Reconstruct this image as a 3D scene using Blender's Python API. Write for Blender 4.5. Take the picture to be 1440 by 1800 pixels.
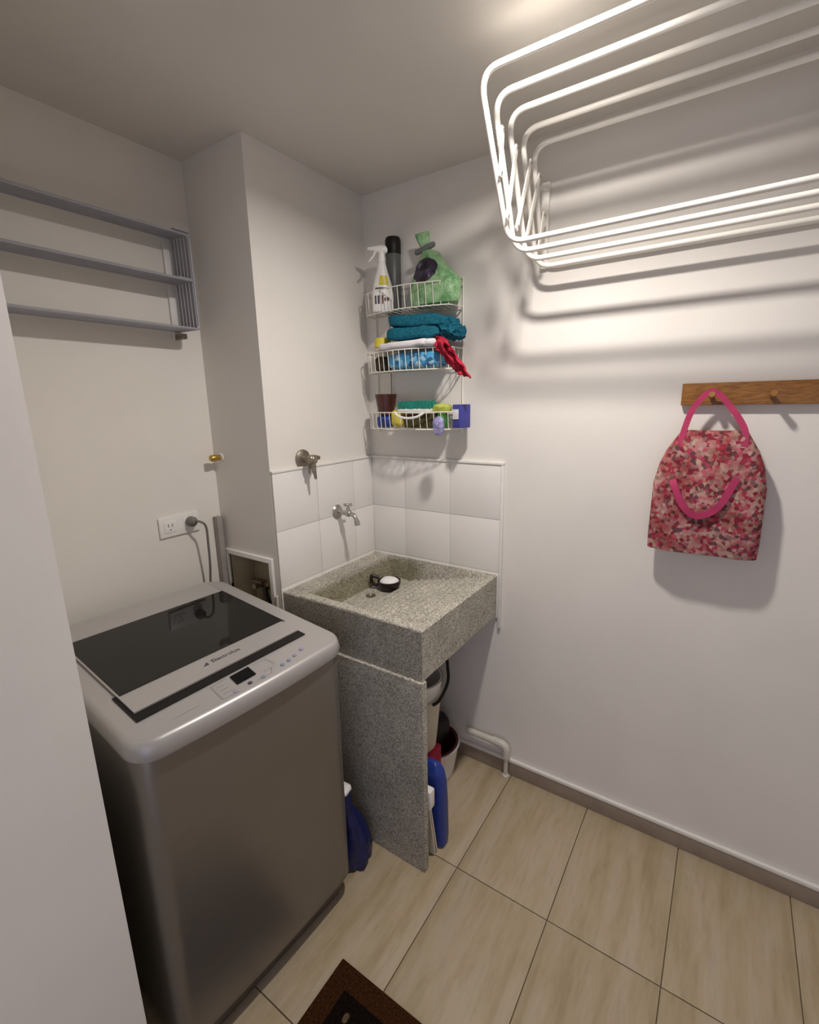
import bpy, bmesh, math, random
from mathutils import Vector, Matrix, noise
for o in list(bpy.data.objects): bpy.data.objects.remove(o)
SC = bpy.context.scene
COL = SC.collection
PI = math.pi

# ---------------- camera ----------------
cam_d = bpy.data.cameras.new('camera'); cam = bpy.data.objects.new('camera', cam_d); COL.objects.link(cam)
RT = Vector((0.55593956, -0.83101206, -0.01871262)); UP = Vector((0.19640586, 0.10945245, 0.97439463)); FW = Vector((0.80768555, 0.54537979, -0.22406458))
m = Matrix((RT, UP, -FW)).transposed().to_4x4(); m.translation = (-1.6557, -1.3172, 1.5477)
cam.matrix_world = m
cam_d.sensor_fit = 'VERTICAL'; cam_d.sensor_height = 36.0; cam_d.sensor_width = 28.8
cam_d.lens = 832.69 / 1800 * 36.0; cam_d.clip_start = 0.02
SC.camera = cam

# ---------------- world, lights, exposure ----------------
w = bpy.data.worlds.new('world'); SC.world = w; w.use_nodes = True
w.node_tree.nodes['Background'].inputs[0].default_value = (0.72, 0.76, 1.0, 1)
w.node_tree.nodes['Background'].inputs[1].default_value = 1.0
LAMP = Vector((-0.60, -0.905, 2.35))
ld = bpy.data.lights.new('ceiling_lamp_light', 'AREA'); ld.shape = 'DISK'; ld.size = 0.085; ld.spread = math.radians(164); ld.energy = 14.4; ld.color = (1.0, 0.935, 0.875)
lo = bpy.data.objects.new('ceiling_lamp_light', ld); COL.objects.link(lo); lo.location = LAMP + Vector((0, 0, -0.0145))
SC.view_settings.view_transform = 'Standard'; SC.view_settings.look = 'None'
SC.view_settings.gamma = 1; SC.view_settings.use_curve_mapping = False
SC.view_settings.exposure = 0.0

# ---------------- materials ----------------
def new_mat(name):
    mt = bpy.data.materials.new(name); mt.use_nodes = True
    nt = mt.node_tree; b = nt.nodes['Principled BSDF']
    return mt, nt, b
def N(nt, t, **kw):
    n = nt.nodes.new(t)
    for k, v in kw.items(): setattr(n, k, v)
    return n
def coords(nt, scale=(1, 1, 1), kind='Object', rot=(0, 0, 0)):
    tc = N(nt, 'ShaderNodeTexCoord'); mp = N(nt, 'ShaderNodeMapping')
    mp.inputs['Scale'].default_value = scale; mp.inputs['Rotation'].default_value = rot
    nt.links.new(tc.outputs[kind], mp.inputs['Vector']); return mp.outputs[0]
def noise_n(nt, vec, scale, detail=4, rough=0.55):
    n = N(nt, 'ShaderNodeTexNoise'); n.inputs['Scale'].default_value = scale
    n.inputs['Detail'].default_value = detail; n.inputs['Roughness'].default_value = rough
    nt.links.new(vec, n.inputs['Vector']); return n.outputs['Fac']
def ramp(nt, fac, stops):
    r = N(nt, 'ShaderNodeValToRGB'); cr = r.color_ramp
    while len(cr.elements) < len(stops): cr.elements.new(0.5)
    for e, (p, c) in zip(cr.elements, stops): e.position = p; e.color = (*c, 1)
    nt.links.new(fac, r.inputs[0]); return r.outputs[0]
def bump(nt, b, fac, strength=0.2, dist=0.002):
    bp = N(nt, 'ShaderNodeBump'); bp.inputs['Strength'].default_value = strength; bp.inputs['Distance'].default_value = dist
    nt.links.new(fac, bp.inputs['Height']); nt.links.new(bp.outputs[0], b.inputs['Normal'])
def plain(name, col, rough=0.5, metal=0.0, var=0.08, nscale=30, bstr=0.0, spec=0.5, bscale=None, bdist=0.001, extra=None):
    mt, nt, b = new_mat(name)
    v = coords(nt); f = noise_n(nt, v, nscale)
    lo_ = tuple(max(0, c * (1 - var)) for c in col); hi = tuple(min(1, c * (1 + var)) for c in col)
    nt.links.new(ramp(nt, f, [(0.3, lo_), (0.7, hi)]), b.inputs['Base Color'])
    b.inputs['Roughness'].default_value = rough; b.inputs['Metallic'].default_value = metal
    b.inputs['Specular IOR Level'].default_value = spec
    if bstr: bump(nt, b, noise_n(nt, v, bscale or nscale * 3), bstr, bdist)
    if extra: extra(nt, b)
    return mt

M = {}
M['wall'] = plain('painted_plaster', (0.785, 0.75, 0.70), 0.62, var=0.025, nscale=4, bstr=0.15, bscale=60, bdist=0.002, spec=0.3)
M['ceiling'] = plain('ceiling_paint', (0.70, 0.665, 0.62), 0.8, var=0.03, nscale=3, bstr=0.1, bscale=40, spec=0.2)
M['white_trim'] = plain('white_trim_paint', (0.78, 0.76, 0.72), 0.5, var=0.03)
M['glaze'] = plain('white_glazed_tile', (0.80, 0.775, 0.745), 0.28, var=0.02, nscale=6, bstr=0.04, bscale=18, bdist=0.002)
M['grout'] = plain('pale_grout', (0.56, 0.53, 0.47), 0.85, var=0.1)
M['floor_grout'] = plain('brown_floor_grout', (0.20, 0.15, 0.10), 0.9, var=0.15)
M['base'] = plain('taupe_baseboard', (0.29, 0.23, 0.18), 0.4, var=0.12, nscale=12)
M['wire'] = plain('white_coated_wire', (0.86, 0.83, 0.74), 0.35, var=0.03)
M['rackwhite'] = plain('white_rack_enamel', (0.9, 0.87, 0.80), 0.3, var=0.02)
M['rackgrey'] = plain('grey_rack_enamel', (0.33, 0.33, 0.37), 0.4, var=0.06)
M['chrome'] = plain('brushed_chrome', (0.48, 0.46, 0.43), 0.28, 0.9, var=0.08, bstr=0.05)
M['dull_chrome'] = plain('tarnished_metal', (0.30, 0.26, 0.21), 0.38, 0.8, var=0.25, nscale=60)
M['brass'] = plain('brass', (0.55, 0.36, 0.09), 0.3, 0.9, var=0.15)
M['black'] = plain('black_plastic', (0.008, 0.007, 0.006), 0.45, var=0.2, spec=0.3)
M['dark'] = plain('dark_slot', (0.014, 0.012, 0.011), 0.5, var=0.1, spec=0.15)
M['plastic_white'] = plain('white_plastic', (0.82, 0.80, 0.78), 0.35, var=0.03)
M['cream'] = plain('cream_plastic', (0.62, 0.57, 0.45), 0.45, var=0.05)
M['boxbeige'] = plain('beige_cavity', (0.50, 0.42, 0.29), 0.8, var=0.15, nscale=14)
M['cord'] = plain('grey_cord', (0.17, 0.155, 0.14), 0.5, var=0.1)
M['silver'] = plain('silver_washer_paint', (0.44, 0.42, 0.41), 0.38, 0.35, var=0.04, nscale=400, spec=0.5)
M['washerbody'] = plain('grey_washer_steel', (0.25, 0.228, 0.205), 0.34, 0.7, var=0.03, nscale=8, bstr=0.02)
M['plinth'] = plain('dark_grey_plinth', (0.055, 0.045, 0.04), 0.5, var=0.1)
M['display'] = plain('black_display', (0.003, 0.003, 0.004), 0.3, var=0.1, spec=0.12)
M['ink'] = plain('dark_ink', (0.06, 0.055, 0.07), 0.5)
M['lightink'] = plain('pale_ink', (0.36, 0.35, 0.36), 0.5)
M['button'] = plain('blue_grey_button', (0.20, 0.26, 0.36), 0.4)
M['button_violet'] = plain('violet_button', (0.30, 0.27, 0.42), 0.4)
M['teal'] = plain('teal_terry', (0.016, 0.135, 0.20), 0.95, var=0.35, nscale=120, bstr=0.8, bscale=260, bdist=0.004, spec=0.1)
M['whitecloth'] = plain('white_cloth', (0.74, 0.72, 0.74), 0.9, var=0.06, bstr=0.3, bscale=150, spec=0.1)
M['redcloth'] = plain('red_cloth', (0.42, 0.02, 0.045), 0.85, var=0.25, nscale=40, bstr=0.3, bscale=120, spec=0.2)
M['yellow'] = plain('yellow_plastic', (0.62, 0.52, 0.05), 0.4, var=0.15)
M['brown'] = plain('brown_plastic', (0.055, 0.014, 0.010), 0.3, var=0.2)
M['tealplastic'] = plain('teal_plastic', (0.01, 0.21, 0.16), 0.5, var=0.2, nscale=80)
M['blue'] = plain('blue_plastic', (0.012, 0.04, 0.26), 0.4, var=0.15)
M['bluebox'] = plain('blue_violet_carton', (0.04, 0.045, 0.27), 0.45, var=0.1)
M['green'] = plain('green_plastic', (0.06, 0.25, 0.05), 0.5, var=0.3)
M['limegreen'] = plain('lime_sponge', (0.45, 0.5, 0.08), 0.8, var=0.2, bstr=0.4)
M['darkgrey'] = plain('dark_grey_plastic', (0.10, 0.105, 0.10), 0.4, var=0.1)
M['clip'] = plain('grey_clip', (0.14, 0.145, 0.155), 0.45)
M['pipe'] = plain('white_pvc', (0.60, 0.57, 0.51), 0.4, var=0.06)
M['maroon'] = plain('maroon_plastic', (0.11, 0.006, 0.010), 0.4, var=0.15)
M['pinkred'] = plain('pink_red_cloth', (0.38, 0.01, 0.05), 0.8, var=0.2)
M['soap'] = plain('white_soap', (0.85, 0.83, 0.84), 0.5, var=0.02)
M['cup'] = plain('black_brown_cup', (0.012, 0.004, 0.004), 0.3, var=0.2)
M['pink'] = plain('pink_webbing', (0.40, 0.025, 0.10), 0.7, var=0.15, bstr=0.2)

def terrazzo():
    mt, nt, b = new_mat('granite_concrete')
    v = coords(nt)
    vo = N(nt, 'ShaderNodeTexVoronoi'); vo.inputs['Scale'].default_value = 260; nt.links.new(v, vo.inputs['Vector'])
    sep = N(nt, 'ShaderNodeSeparateColor'); nt.links.new(vo.outputs['Color'], sep.inputs[0])
    c = ramp(nt, sep.outputs[0], [(0.0, (0.18, 0.168, 0.142)), (0.28, (0.345, 0.325, 0.285)), (0.65, (0.45, 0.428, 0.378)), (1.0, (0.60, 0.575, 0.52))])
    n2 = ramp(nt, noise_n(nt, v, 7), [(0.3, (0.82, 0.82, 0.79)), (0.7, (1.08, 1.07, 1.03))])
    mx = N(nt, 'ShaderNodeMix', data_type='RGBA', blend_type='MULTIPLY'); mx.inputs[0].default_value = 1
    nt.links.new(c, mx.inputs[6]); nt.links.new(n2, mx.inputs[7]); nt.links.new(mx.outputs[2], b.inputs['Base Color'])
    # darker olive tone on the basin's steep inner walls, masked by position and slope
    geo = N(nt, 'ShaderNodeNewGeometry'); sx = N(nt, 'ShaderNodeSeparateXYZ'); nt.links.new(geo.outputs['Position'], sx.inputs[0])
    sn = N(nt, 'ShaderNodeSeparateXYZ'); nt.links.new(geo.outputs['True Normal'], sn.inputs[0])
    def mr(src, a, b_):
        q = N(nt, 'ShaderNodeMapRange'); q.interpolation_type = 'SMOOTHSTEP'; q.inputs[1].default_value = a; q.inputs[2].default_value = b_; nt.links.new(src, q.inputs[0]); return q.outputs[0]
    def mul(p, q_):
        z_ = N(nt, 'ShaderNodeMath', operation='MULTIPLY'); nt.links.new(p, z_.inputs[0]); nt.links.new(q_, z_.inputs[1]); return z_.outputs[0]
    mk = mul(mul(mr(sx.outputs[2], .878, .860), mr(sx.outputs[1], -.30, -.22)), mul(mr(sn.outputs[2], .92, .6), mul(mr(sx.outputs[2], .760, .781), mr(sx.outputs[0], -.555, -.535))))
    st = N(nt, 'ShaderNodeMix', data_type='RGBA', blend_type='MULTIPLY'); nt.links.new(mk, st.inputs[0]); nt.links.new(mx.outputs[2], st.inputs[6]); st.inputs[7].default_value = (.68, .66, .52, 1)
    nt.links.new(st.outputs[2], b.inputs['Base Color'])
    b.inputs['Roughness'].default_value = 0.8
    bump(nt, b, noise_n(nt, v, 160), 0.35, 0.002)
    return mt
M['terrazzo'] = terrazzo()

def travertine():
    mt, nt, b = new_mat('travertine_floor_tile')
    oi = N(nt, 'ShaderNodeObjectInfo')
    tc = N(nt, 'ShaderNodeTexCoord'); mp = N(nt, 'ShaderNodeMapping'); mp.inputs['Scale'].default_value = (1.1, 6.5, 1)
    add = N(nt, 'ShaderNodeVectorMath', operation='ADD'); mul = N(nt, 'ShaderNodeVectorMath', operation='SCALE'); mul.inputs['Scale'].default_value = 0.8
    nt.links.new(oi.outputs['Location'], mul.inputs[0])
    nt.links.new(tc.outputs['Object'], add.inputs[0]); nt.links.new(mul.outputs[0], add.inputs[1]); nt.links.new(add.outputs[0], mp.inputs[0])
    f = noise_n(nt, mp.outputs[0], 2.2, 7, 0.6)
    f2 = noise_n(nt, mp.outputs[0], 7, 8, 0.7)
    c = ramp(nt, f, [(0.28, (0.33, 0.252, 0.150)), (0.46, (0.42, 0.335, 0.215)), (0.6, (0.46, 0.375, 0.268)), (0.75, (0.44, 0.36, 0.285))])
    c2 = ramp(nt, f2, [(0.35, (0.88, 0.87, 0.85)), (0.5, (1, 1, 1)), (0.7, (1.05, 1.04, 1.02))])
    mx = N(nt, 'ShaderNodeMix', data_type='RGBA', blend_type='MULTIPLY'); mx.inputs[0].default_value = 0.8
    nt.links.new(c, mx.inputs[6]); nt.links.new(c2, mx.inputs[7]); nt.links.new(mx.outputs[2], b.inputs['Base Color'])
    b.inputs['Roughness'].default_value = 0.5; b.inputs['Specular IOR Level'].default_value = 0.35
    bump(nt, b, f2, 0.08, 0.001)
    return mt
M['travertine'] = travertine()

def wood():
    mt, nt, b = new_mat('amber_wood')
    f = noise_n(nt, coords(nt, (1, 3, 18)), 12, 6)
    nt.links.new(ramp(nt, f, [(0.3, (0.16, 0.06, 0.010)), (0.7, (0.34, 0.15, 0.03))]), b.inputs['Base Color'])
    b.inputs['Roughness'].default_value = 0.45; return mt
M['wood'] = wood()

def floral():
    mt, nt, b = new_mat('floral_cotton')
    v = coords(nt)
    vo = N(nt, 'ShaderNodeTexVoronoi'); vo.inputs['Scale'].default_value = 105; nt.links.new(v, vo.inputs['Vector'])
    sep = N(nt, 'ShaderNodeSeparateColor'); nt.links.new(vo.outputs['Color'], sep.inputs[0])
    c = ramp(nt, sep.outputs[0], [(0.0, (0.20, 0.012, 0.03)), (0.22, (0.42, 0.05, 0.09)), (0.42, (0.50, 0.30, 0.27)), (0.6, (0.36, 0.12, 0.13)), (0.75, (0.50, 0.38, 0.28)), (0.9, (0.13, 0.05, 0.06))])
    f2 = ramp(nt, noise_n(nt, v, 16), [(0.42, (1, 1, 1)), (0.6, (0.70, 0.34, 0.38))])
    mx = N(nt, 'ShaderNodeMix', data_type='RGBA', blend_type='MULTIPLY'); mx.inputs[0].default_value = 1
    nt.links.new(c, mx.inputs[6]); nt.links.new(f2, mx.inputs[7]); nt.links.new(mx.outputs[2], b.inputs['Base Color'])
    b.inputs['Roughness'].default_value = 0.9; bump(nt, b, noise_n(nt, v, 60), 0.3, 0.003); return mt
M['floral'] = floral()

def mat_brown():
    mt, nt, b = new_mat('coir_mat_brown'); v = coords(nt)
    nt.links.new(ramp(nt, noise_n(nt, v, 180), [(0.3, (0.018, 0.007, 0.003)), (0.7, (0.075, 0.028, 0.010))]), b.inputs['Base Color'])
    b.inputs['Roughness'].default_value = 1; b.inputs['Specular IOR Level'].default_value = 0.05
    bump(nt, b, noise_n(nt, v, 220), 0.9, 0.006); return mt
M['mat'] = mat_brown()
M['matdark'] = plain('dark_mat_centre', (0.008, 0.005, 0.004), 1, var=0.5, nscale=150, bstr=0.8, bscale=200, bdist=0.005, spec=0.05)
M['matgold'] = plain('tan_mat_motif', (0.10, 0.07, 0.04), 1, var=0.4, nscale=150, spec=0.05)

def bag_green():
    # green refill bag: flat print (dark patch, as on the pack) is laid out in the bag's own coordinates
    mt, nt, b = new_mat('green_bag_film'); v = coords(nt)
    f = noise_n(nt, v, 26, 3)
    c = ramp(nt, f, [(0.35, (0.12, 0.30, 0.12)), (0.5, (0.26, 0.46, 0.23)), (0.68, (0.36, 0.55, 0.32))])
    mp = N(nt, 'ShaderNodeMapping'); mp.inputs['Location'].default_value = (0, -0.013 / 0.068, -0.118 / 0.052)
    mp.inputs['Scale'].default_value = (0.001, 1 / 0.068, 1 / 0.052)
    tc = N(nt, 'ShaderNodeTexCoord'); nt.links.new(tc.outputs['Object'], mp.inputs[0])
    ln = N(nt, 'ShaderNodeVectorMath', operation='LENGTH'); nt.links.new(mp.outputs[0], ln.inputs[0])
    ad = N(nt, 'ShaderNodeMath', operation='ADD'); mu = N(nt, 'ShaderNodeMath', operation='MULTIPLY'); mu.inputs[1].default_value = 0.35
    nt.links.new(noise_n(nt, v, 22, 2), mu.inputs[0]); nt.links.new(ln.outputs['Value'], ad.inputs[0]); nt.links.new(mu.outputs[0], ad.inputs[1])
    mk = ramp(nt, ad.outputs[0], [(0.0, (1, 1, 1)), (0.985, (1, 1, 1)), (1.0, (0, 0, 0))])
    dk = ramp(nt, noise_n(nt, v, 30, 2), [(0.4, (0.012, 0.010, 0.014)), (0.6, (0.05, 0.035, 0.075)), (0.75, (0.22, 0.2, 0.26))])
    mx = N(nt, 'ShaderNodeMix', data_type='RGBA'); nt.links.new(mk, mx.inputs[0]); nt.links.new(c, mx.inputs[6]); nt.links.new(dk, mx.inputs[7])
    nt.links.new(mx.outputs[2], b.inputs['Base Color']); b.inputs['Roughness'].default_value = 0.35
    bump(nt, b, noise_n(nt, v, 45, 3), 0.9, 0.009); return mt
M['baggreen'] = bag_green()
M['bluebag'] = plain('dark_blue_film', (0.004, 0.009, 0.085), 0.3, var=0.5, nscale=30, bstr=0.8, bscale=55, bdist=0.008)
def bluecheck():
    mt, nt, b = new_mat('blue_patterned_pack'); v = coords(nt)
    vo = N(nt, 'ShaderNodeTexVoronoi'); vo.inputs['Scale'].default_value = 60; nt.links.new(v, vo.inputs['Vector'])
    sep = N(nt, 'ShaderNodeSeparateColor'); nt.links.new(vo.outputs['Color'], sep.inputs[0])
    nt.links.new(ramp(nt, sep.outputs[0], [(0.0, (0.01, 0.04, 0.10)), (0.3, (0.04, 0.25, 0.50)), (0.8, (0.10, 0.38, 0.62)), (1.0, (0.4, 0.55, 0.65))]), b.inputs['Base Color'])
    b.inputs['Roughness'].default_value = 0.6; return mt
M['bluepattern'] = bluecheck()
def glassdark():
    mt, nt, b = new_mat('smoked_lid_glass')
    b.inputs['Base Color'].default_value = (0.010, 0.009, 0.008, 1); b.inputs['Roughness'].default_value = 0.04
    b.inputs['Specular IOR Level'].default_value = 0.24
    return mt
M['lidglass'] = glassdark()
def emis():
    mt, nt, b = new_mat('lamp_diffuser'); b.inputs['Base Color'].default_value = (0.9, 0.9, 0.9, 1)
    b.inputs['Emission Color'].default_value = (1, 0.93, 0.87, 1); b.inputs['Emission Strength'].default_value = 12; return mt
M['lamp'] = emis()

# ---------------- mesh helpers ----------------
def wloc(o):
    p = Vector((0, 0, 0))
    while o is not None: p += o.location; o = o.parent
    return p
class MB:
    def __init__(s): s.v = []; s.f = []; s.sm = []
    def add(s, vs, fs, smooth=False):
        n = len(s.v); s.v += [Vector(p) for p in vs]
        for f in fs: s.f.append([i + n for i in f]); s.sm.append(smooth)
        return s
    def box(s, a, b, bev=0.0):
        x0, y0, z0 = (min(a[i], b[i]) for i in range(3)); x1, y1, z1 = (max(a[i], b[i]) for i in range(3))
        if bev <= 0:
            vs = [(x, y, z) for z in (z0, z1) for y in (y0, y1) for x in (x0, x1)]
            return s.add(vs, [(0, 2, 3, 1), (4, 5, 7, 6), (0, 1, 5, 4), (2, 6, 7, 3), (0, 4, 6, 2), (1, 3, 7, 5)])
        bm = bmesh.new(); bmesh.ops.create_cube(bm, size=1)
        for v in bm.verts: v.co = Vector(((x0 + x1) / 2 + v.co.x * (x1 - x0), (y0 + y1) / 2 + v.co.y * (y1 - y0), (z0 + z1) / 2 + v.co.z * (z1 - z0)))
        bmesh.ops.bevel(bm, geom=bm.edges[:], offset=bev, segments=2, profile=0.6, affect='EDGES')
        bm.verts.index_update()
        s.add([v.co.copy() for v in bm.verts], [[v.index for v in f.verts] for f in bm.faces], False); bm.free(); return s
    def tube(s, pts, r, n=8, closed=False, caps=True):
        pts = [Vector(p) for p in pts]; L = len(pts); rr = r if isinstance(r, (list, tuple)) else [r] * L
        vs = []; up = None
        for i, p in enumerate(pts):
            a = pts[i - 1] if (i > 0 or closed) else p; b = pts[(i + 1) % L] if (i < L - 1 or closed) else p
            t = (b - a).normalized()
            if up is None:
                up = Vector((0, 0, 1)) if abs(t.z) < 0.9 else Vector((1, 0, 0))
            up = (up - t * up.dot(t)).normalized(); sd = t.cross(up)
            for k in range(n):
                an = 2 * PI * k / n; vs.append(p + (up * math.cos(an) + sd * math.sin(an)) * rr[i])
        fs = []
        for i in range(L if closed else L - 1):
            j = (i + 1) % L
            for k in range(n): fs.append((i * n + k, i * n + (k + 1) % n, j * n + (k + 1) % n, j * n + k))
        if not closed and caps: fs += [tuple(range(n))[::-1], tuple((L - 1) * n + k for k in range(n))]
        return s.add(vs, fs, True)
    def lathe(s, prof, n=32, mat=None, cap0=True, cap1=True):
        vs = []; fs = []
        for r, z in prof:
            for k in range(n):
                a = 2 * PI * k / n; vs.append(Vector((r * math.cos(a), r * math.sin(a), z)))
        for i in range(len(prof) - 1):
            for k in range(n): fs.append((i * n + k, i * n + (k + 1) % n, (i + 1) * n + (k + 1) % n, (i + 1) * n + k))
        if cap0: fs.append(tuple(range(n))[::-1])
        if cap1: fs.append(tuple((len(prof) - 1) * n + k for k in range(n)))
        if mat is not None: vs = [mat @ v for v in vs]
        return s.add(vs, fs, True)
    def loft(s, rings, caps=True, smooth=True):
        n = len(rings[0]); vs = [p for r in rings for p in r]; fs = []
        for i in range(len(rings) - 1):
            for k in range(n): fs.append((i * n + k, i * n + (k + 1) % n, (i + 1) * n + (k + 1) % n, (i + 1) * n + k))
        if caps: fs += [tuple(range(n))[::-1], tuple((len(rings) - 1) * n + k for k in range(n))]
        return s.add(vs, fs, smooth)
    def grid(s, fn, nu, nv, smooth=True):
        vs = [fn(i / nu, j / nv) for j in range(nv + 1) for i in range(nu + 1)]
        fs = [(j * (nu + 1) + i, j * (nu + 1) + i + 1, (j + 1) * (nu + 1) + i + 1, (j + 1) * (nu + 1) + i) for j in range(nv) for i in range(nu)]
        return s.add(vs, fs, smooth)
    def blob(s, c, size, e=0.6, amp=0.0, freq=20, seed=0, nu=40, nv=24, rot=None, shape=None):
        c = Vector(c); vs = []; R_ = rot or Matrix.Identity(3)
        def sp(x, p): return math.copysign(abs(x) ** p, x)
        for j in range(nv + 1):
            ph = -PI / 2 + PI * j / nv
            for i in range(nu):
                th = 2 * PI * i / nu
                p = Vector((sp(math.cos(ph), e) * sp(math.cos(th), e), sp(math.cos(ph), e) * sp(math.sin(th), e), sp(math.sin(ph), e)))
                if shape: p = shape(p)
                q = Vector((p.x * size[0], p.y * size[1], p.z * size[2]))
                if amp: q += noise.noise_vector(q * freq + Vector((seed * 7.3, seed * 3.1, seed))) * amp
                vs.append(c + R_ @ q)
        fs = [(j * nu + i, j * nu + (i + 1) % nu, (j + 1) * nu + (i + 1) % nu, (j + 1) * nu + i) for j in range(nv) for i in range(nu)]
        return s.add(vs, fs, True)
    def build(s, name, mat, parent=None, origin=None, sharp=True, recalc=True):
        me = bpy.data.meshes.new(name); org = Vector(origin) if origin is not None else Vector((0, 0, 0))
        me.from_pydata([tuple(p - org) for p in s.v], [], s.f)
        for p, q in zip(me.polygons, s.sm): p.use_smooth = q
        bm = bmesh.new(); bm.from_mesh(me); bmesh.ops.remove_doubles(bm, verts=bm.verts, dist=1e-6)
        if recalc: bmesh.ops.recalc_face_normals(bm, faces=bm.faces)
        bm.to_mesh(me); bm.free()
        me.materials.append(mat)
        if sharp: me.set_sharp_from_angle(angle=math.radians(38))
        o = bpy.data.objects.new(name, me); COL.objects.link(o); o.location = org
        if parent is not None:
            o.parent = parent; o.location = org - wloc(parent)
        return o
def fillet(pts, r, n=6, closed=False):
    pts = [Vector(p) for p in pts]; L = len(pts); out = []
    for i, p in enumerate(pts):
        if not closed and i in (0, L - 1): out.append(p); continue
        a = pts[i - 1]; b = pts[(i + 1) % L]; u = (a - p); v = (b - p); k = min(r, u.length * .49, v.length * .49)
        A = p + u.normalized() * k; B = p + v.normalized() * k
        for t in range(n + 1):
            t /= n; out.append(A * (1 - t) ** 2 + p * 2 * t * (1 - t) + B * t * t)
    return out
def tag(o, label=None, cat=None, group=None, kind=None):
    if label: o['label'] = label
    if cat: o['category'] = cat
    if group: o['group'] = group
    if kind: o['kind'] = kind
    return o
def thing(name, loc, label, cat, group=None):
    o = bpy.data.objects.new(name, None); COL.objects.link(o); o.location = loc; o.empty_display_size = 0.05
    return tag(o, label, cat, group)
def axis_mat(p, d):
    """matrix taking +Z to direction d, at point p"""
    return Matrix.Translation(Vector(p)) @ Vector(d).to_track_quat('Z', 'Y').to_matrix().to_4x4()

# ---------------- room ----------------
H = 2.35; W = 0.5686; D = 0.313; XL = -2.5; YF = -2.4; PX = -1.372; PY = -0.44
fl = MB().box((XL - .1, YF - .1, -0.06), (0.1, D + .1, -0.006)).build('floor', M['floor_grout']); tag(fl, kind='structure')
g = 0.0013; xs = [0.0, -0.498, -1.098, -1.698, -2.298, XL]; y_ = -0.703 + 0.3104 * 3; ys = [D]
k = -0.703 + 0.3104 * 4
while k > YF:
    k -= 0.3104
    if k < D: ys.append(max(k, YF))
tile_meshes = {}
for i in range(len(xs) - 1):
    for j in range(len(ys) - 1):
        xa, xb, ya, yb = xs[i + 1] + g, xs[i] - g, ys[j + 1] + g, ys[j] - g
        if yb - ya < .01: continue
        key = (round(xb - xa, 3), round(yb - ya, 3)); c = Vector(((xa + xb) / 2, (ya + yb) / 2, 0))
        if key not in tile_meshes:
            t = MB().box((xa, ya, -0.008), (xb, yb, 0), 0.0012).build('tile', M['travertine'], fl, origin=c); tile_meshes[key] = t.data
        else:
            t = bpy.data.objects.new('tile', tile_meshes[key]); COL.objects.link(t); t.parent = fl; t.location = c
tag(MB().box((XL - .1, YF - .1, H), (0.1, D + .1, H + .1)).build('ceiling', M['ceiling']), kind='structure')
wr = tag(MB().box((0, YF - .1, -.05), (.1, D + .1, H)).build('wall_right', M['wall']), kind='structure')
tag(MB().box((PX - .02, D, -.05), (-W, D + .1, H)).build('wall_alcove', M['wall']), kind='structure')
tag(MB().box((XL, YF - .1, -.05), (0, YF, H)).build('wall_front', M['wall']), kind='structure')
b = MB()   # wall beside the washer, then the wall at the far left with its doorway
b.box((XL - .1, PY, -.05), (PX, D + .1, H))
tag(b.build('wall_side', M['wall']), kind='structure')
b = MB(); b.box((XL - .1, YF, -.05), (XL, -2.25, H)); b.box((XL - .1, -1.0, -.05), (XL, PY, H)); b.box((XL - .1, -2.25, 2.05), (XL, -1.0, H))
tag(b.build('wall_left', M['wall']), kind='structure')
# wall_back: the boxed-out column with the valve cavity in its side
hy0, hy1, hz0, hz1 = 0.040, 0.280, 0.745, 0.988
b = MB(); b.box((-.46, 0, -.05), (0, D + .1, H))
b.box((-W, 0, -.05), (-.46, D + .1, hz0)); b.box((-W, 0, hz1), (-.46, D + .1, H))
b.box((-W, 0, hz0), (-.46, hy0, hz1)); b.box((-W, hy1, hz0), (-.46, D + .1, hz1))
wb = tag(b.build('wall_back', M['wall']), kind='structure')
# baseboard right + white top
bb = MB().box((-.012, YF, 0), (0, 0, .062), .002).build('baseboard_right', M['base']); tag(bb, kind='structure')
MB().box((-.014, YF, .062), (0, 0, .076), .003).build('cap', M['white_trim'], bb)
tag(MB().box((XL, PY - .012, 0), (PX, PY, .07), .002).build('baseboard_side', M['base']), kind='structure')
# splash tiles
zrows = [0.70, 0.892, 1.105, 1.316]
def splash(wall, spans, mk, nm):
    for a, c in spans:
        for i in range(3):
            p, q = mk(a, c, zrows[i], zrows[i + 1])
            MB().box(p, q, .0015).build('tile', M['glaze'], wall)
gg = 0.0009
splash(wr, [(-.001, -.184), (-.184, -.404), (-.404, -.621)], lambda a, c, z0, z1: ((-.009, c + gg, z0 + gg), (-.0005, a - gg, z1 - gg)), 'r')
splash(wb, [(-.009, -.138), (-.138, -.353), (-.353, -W + .001)], lambda a, c, z0, z1: ((c + gg, -.009, z0 + gg), (a - gg, -.0005, z1 - gg)), 'b')
MB().box((-.007, -.621, .70), (-.0004, 0, 1.316)).build('grout', M['grout'], wr)
MB().box((-W + .001, -.007, .70), (-.008, -.0004, 1.316)).build('grout', M['grout'], wb)
t1 = MB(); t1.box((-.013, -.633, 1.316), (0, 0, 1.327), .003); t1.box((-.012, -.633, .66), (0, -.621, 1.316), .003)
tag(t1.build('trim_1', M['white_trim']), kind='structure')
tag(MB().box((-W, -.012, 1.316), (-.013, 0, 1.326), .003).build('trim_2', M['white_trim']), kind='structure')

# ceiling lamp
cl = thing('ceiling_light', LAMP, 'small round white ceiling lamp above the white drying rack', 'ceiling light')
MB().lathe([(0.050, 0), (0.054, -.003), (0.054, -.009), (0.050, -.012)], 40, Matrix.Translation(LAMP)).build('housing', M['plastic_white'], cl, LAMP)
MB().lathe([(0.048, -.0115), (0.044, -.0135)], 40, Matrix.Translation(LAMP)).build('diffuser', M['lamp'], cl, LAMP)

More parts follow.
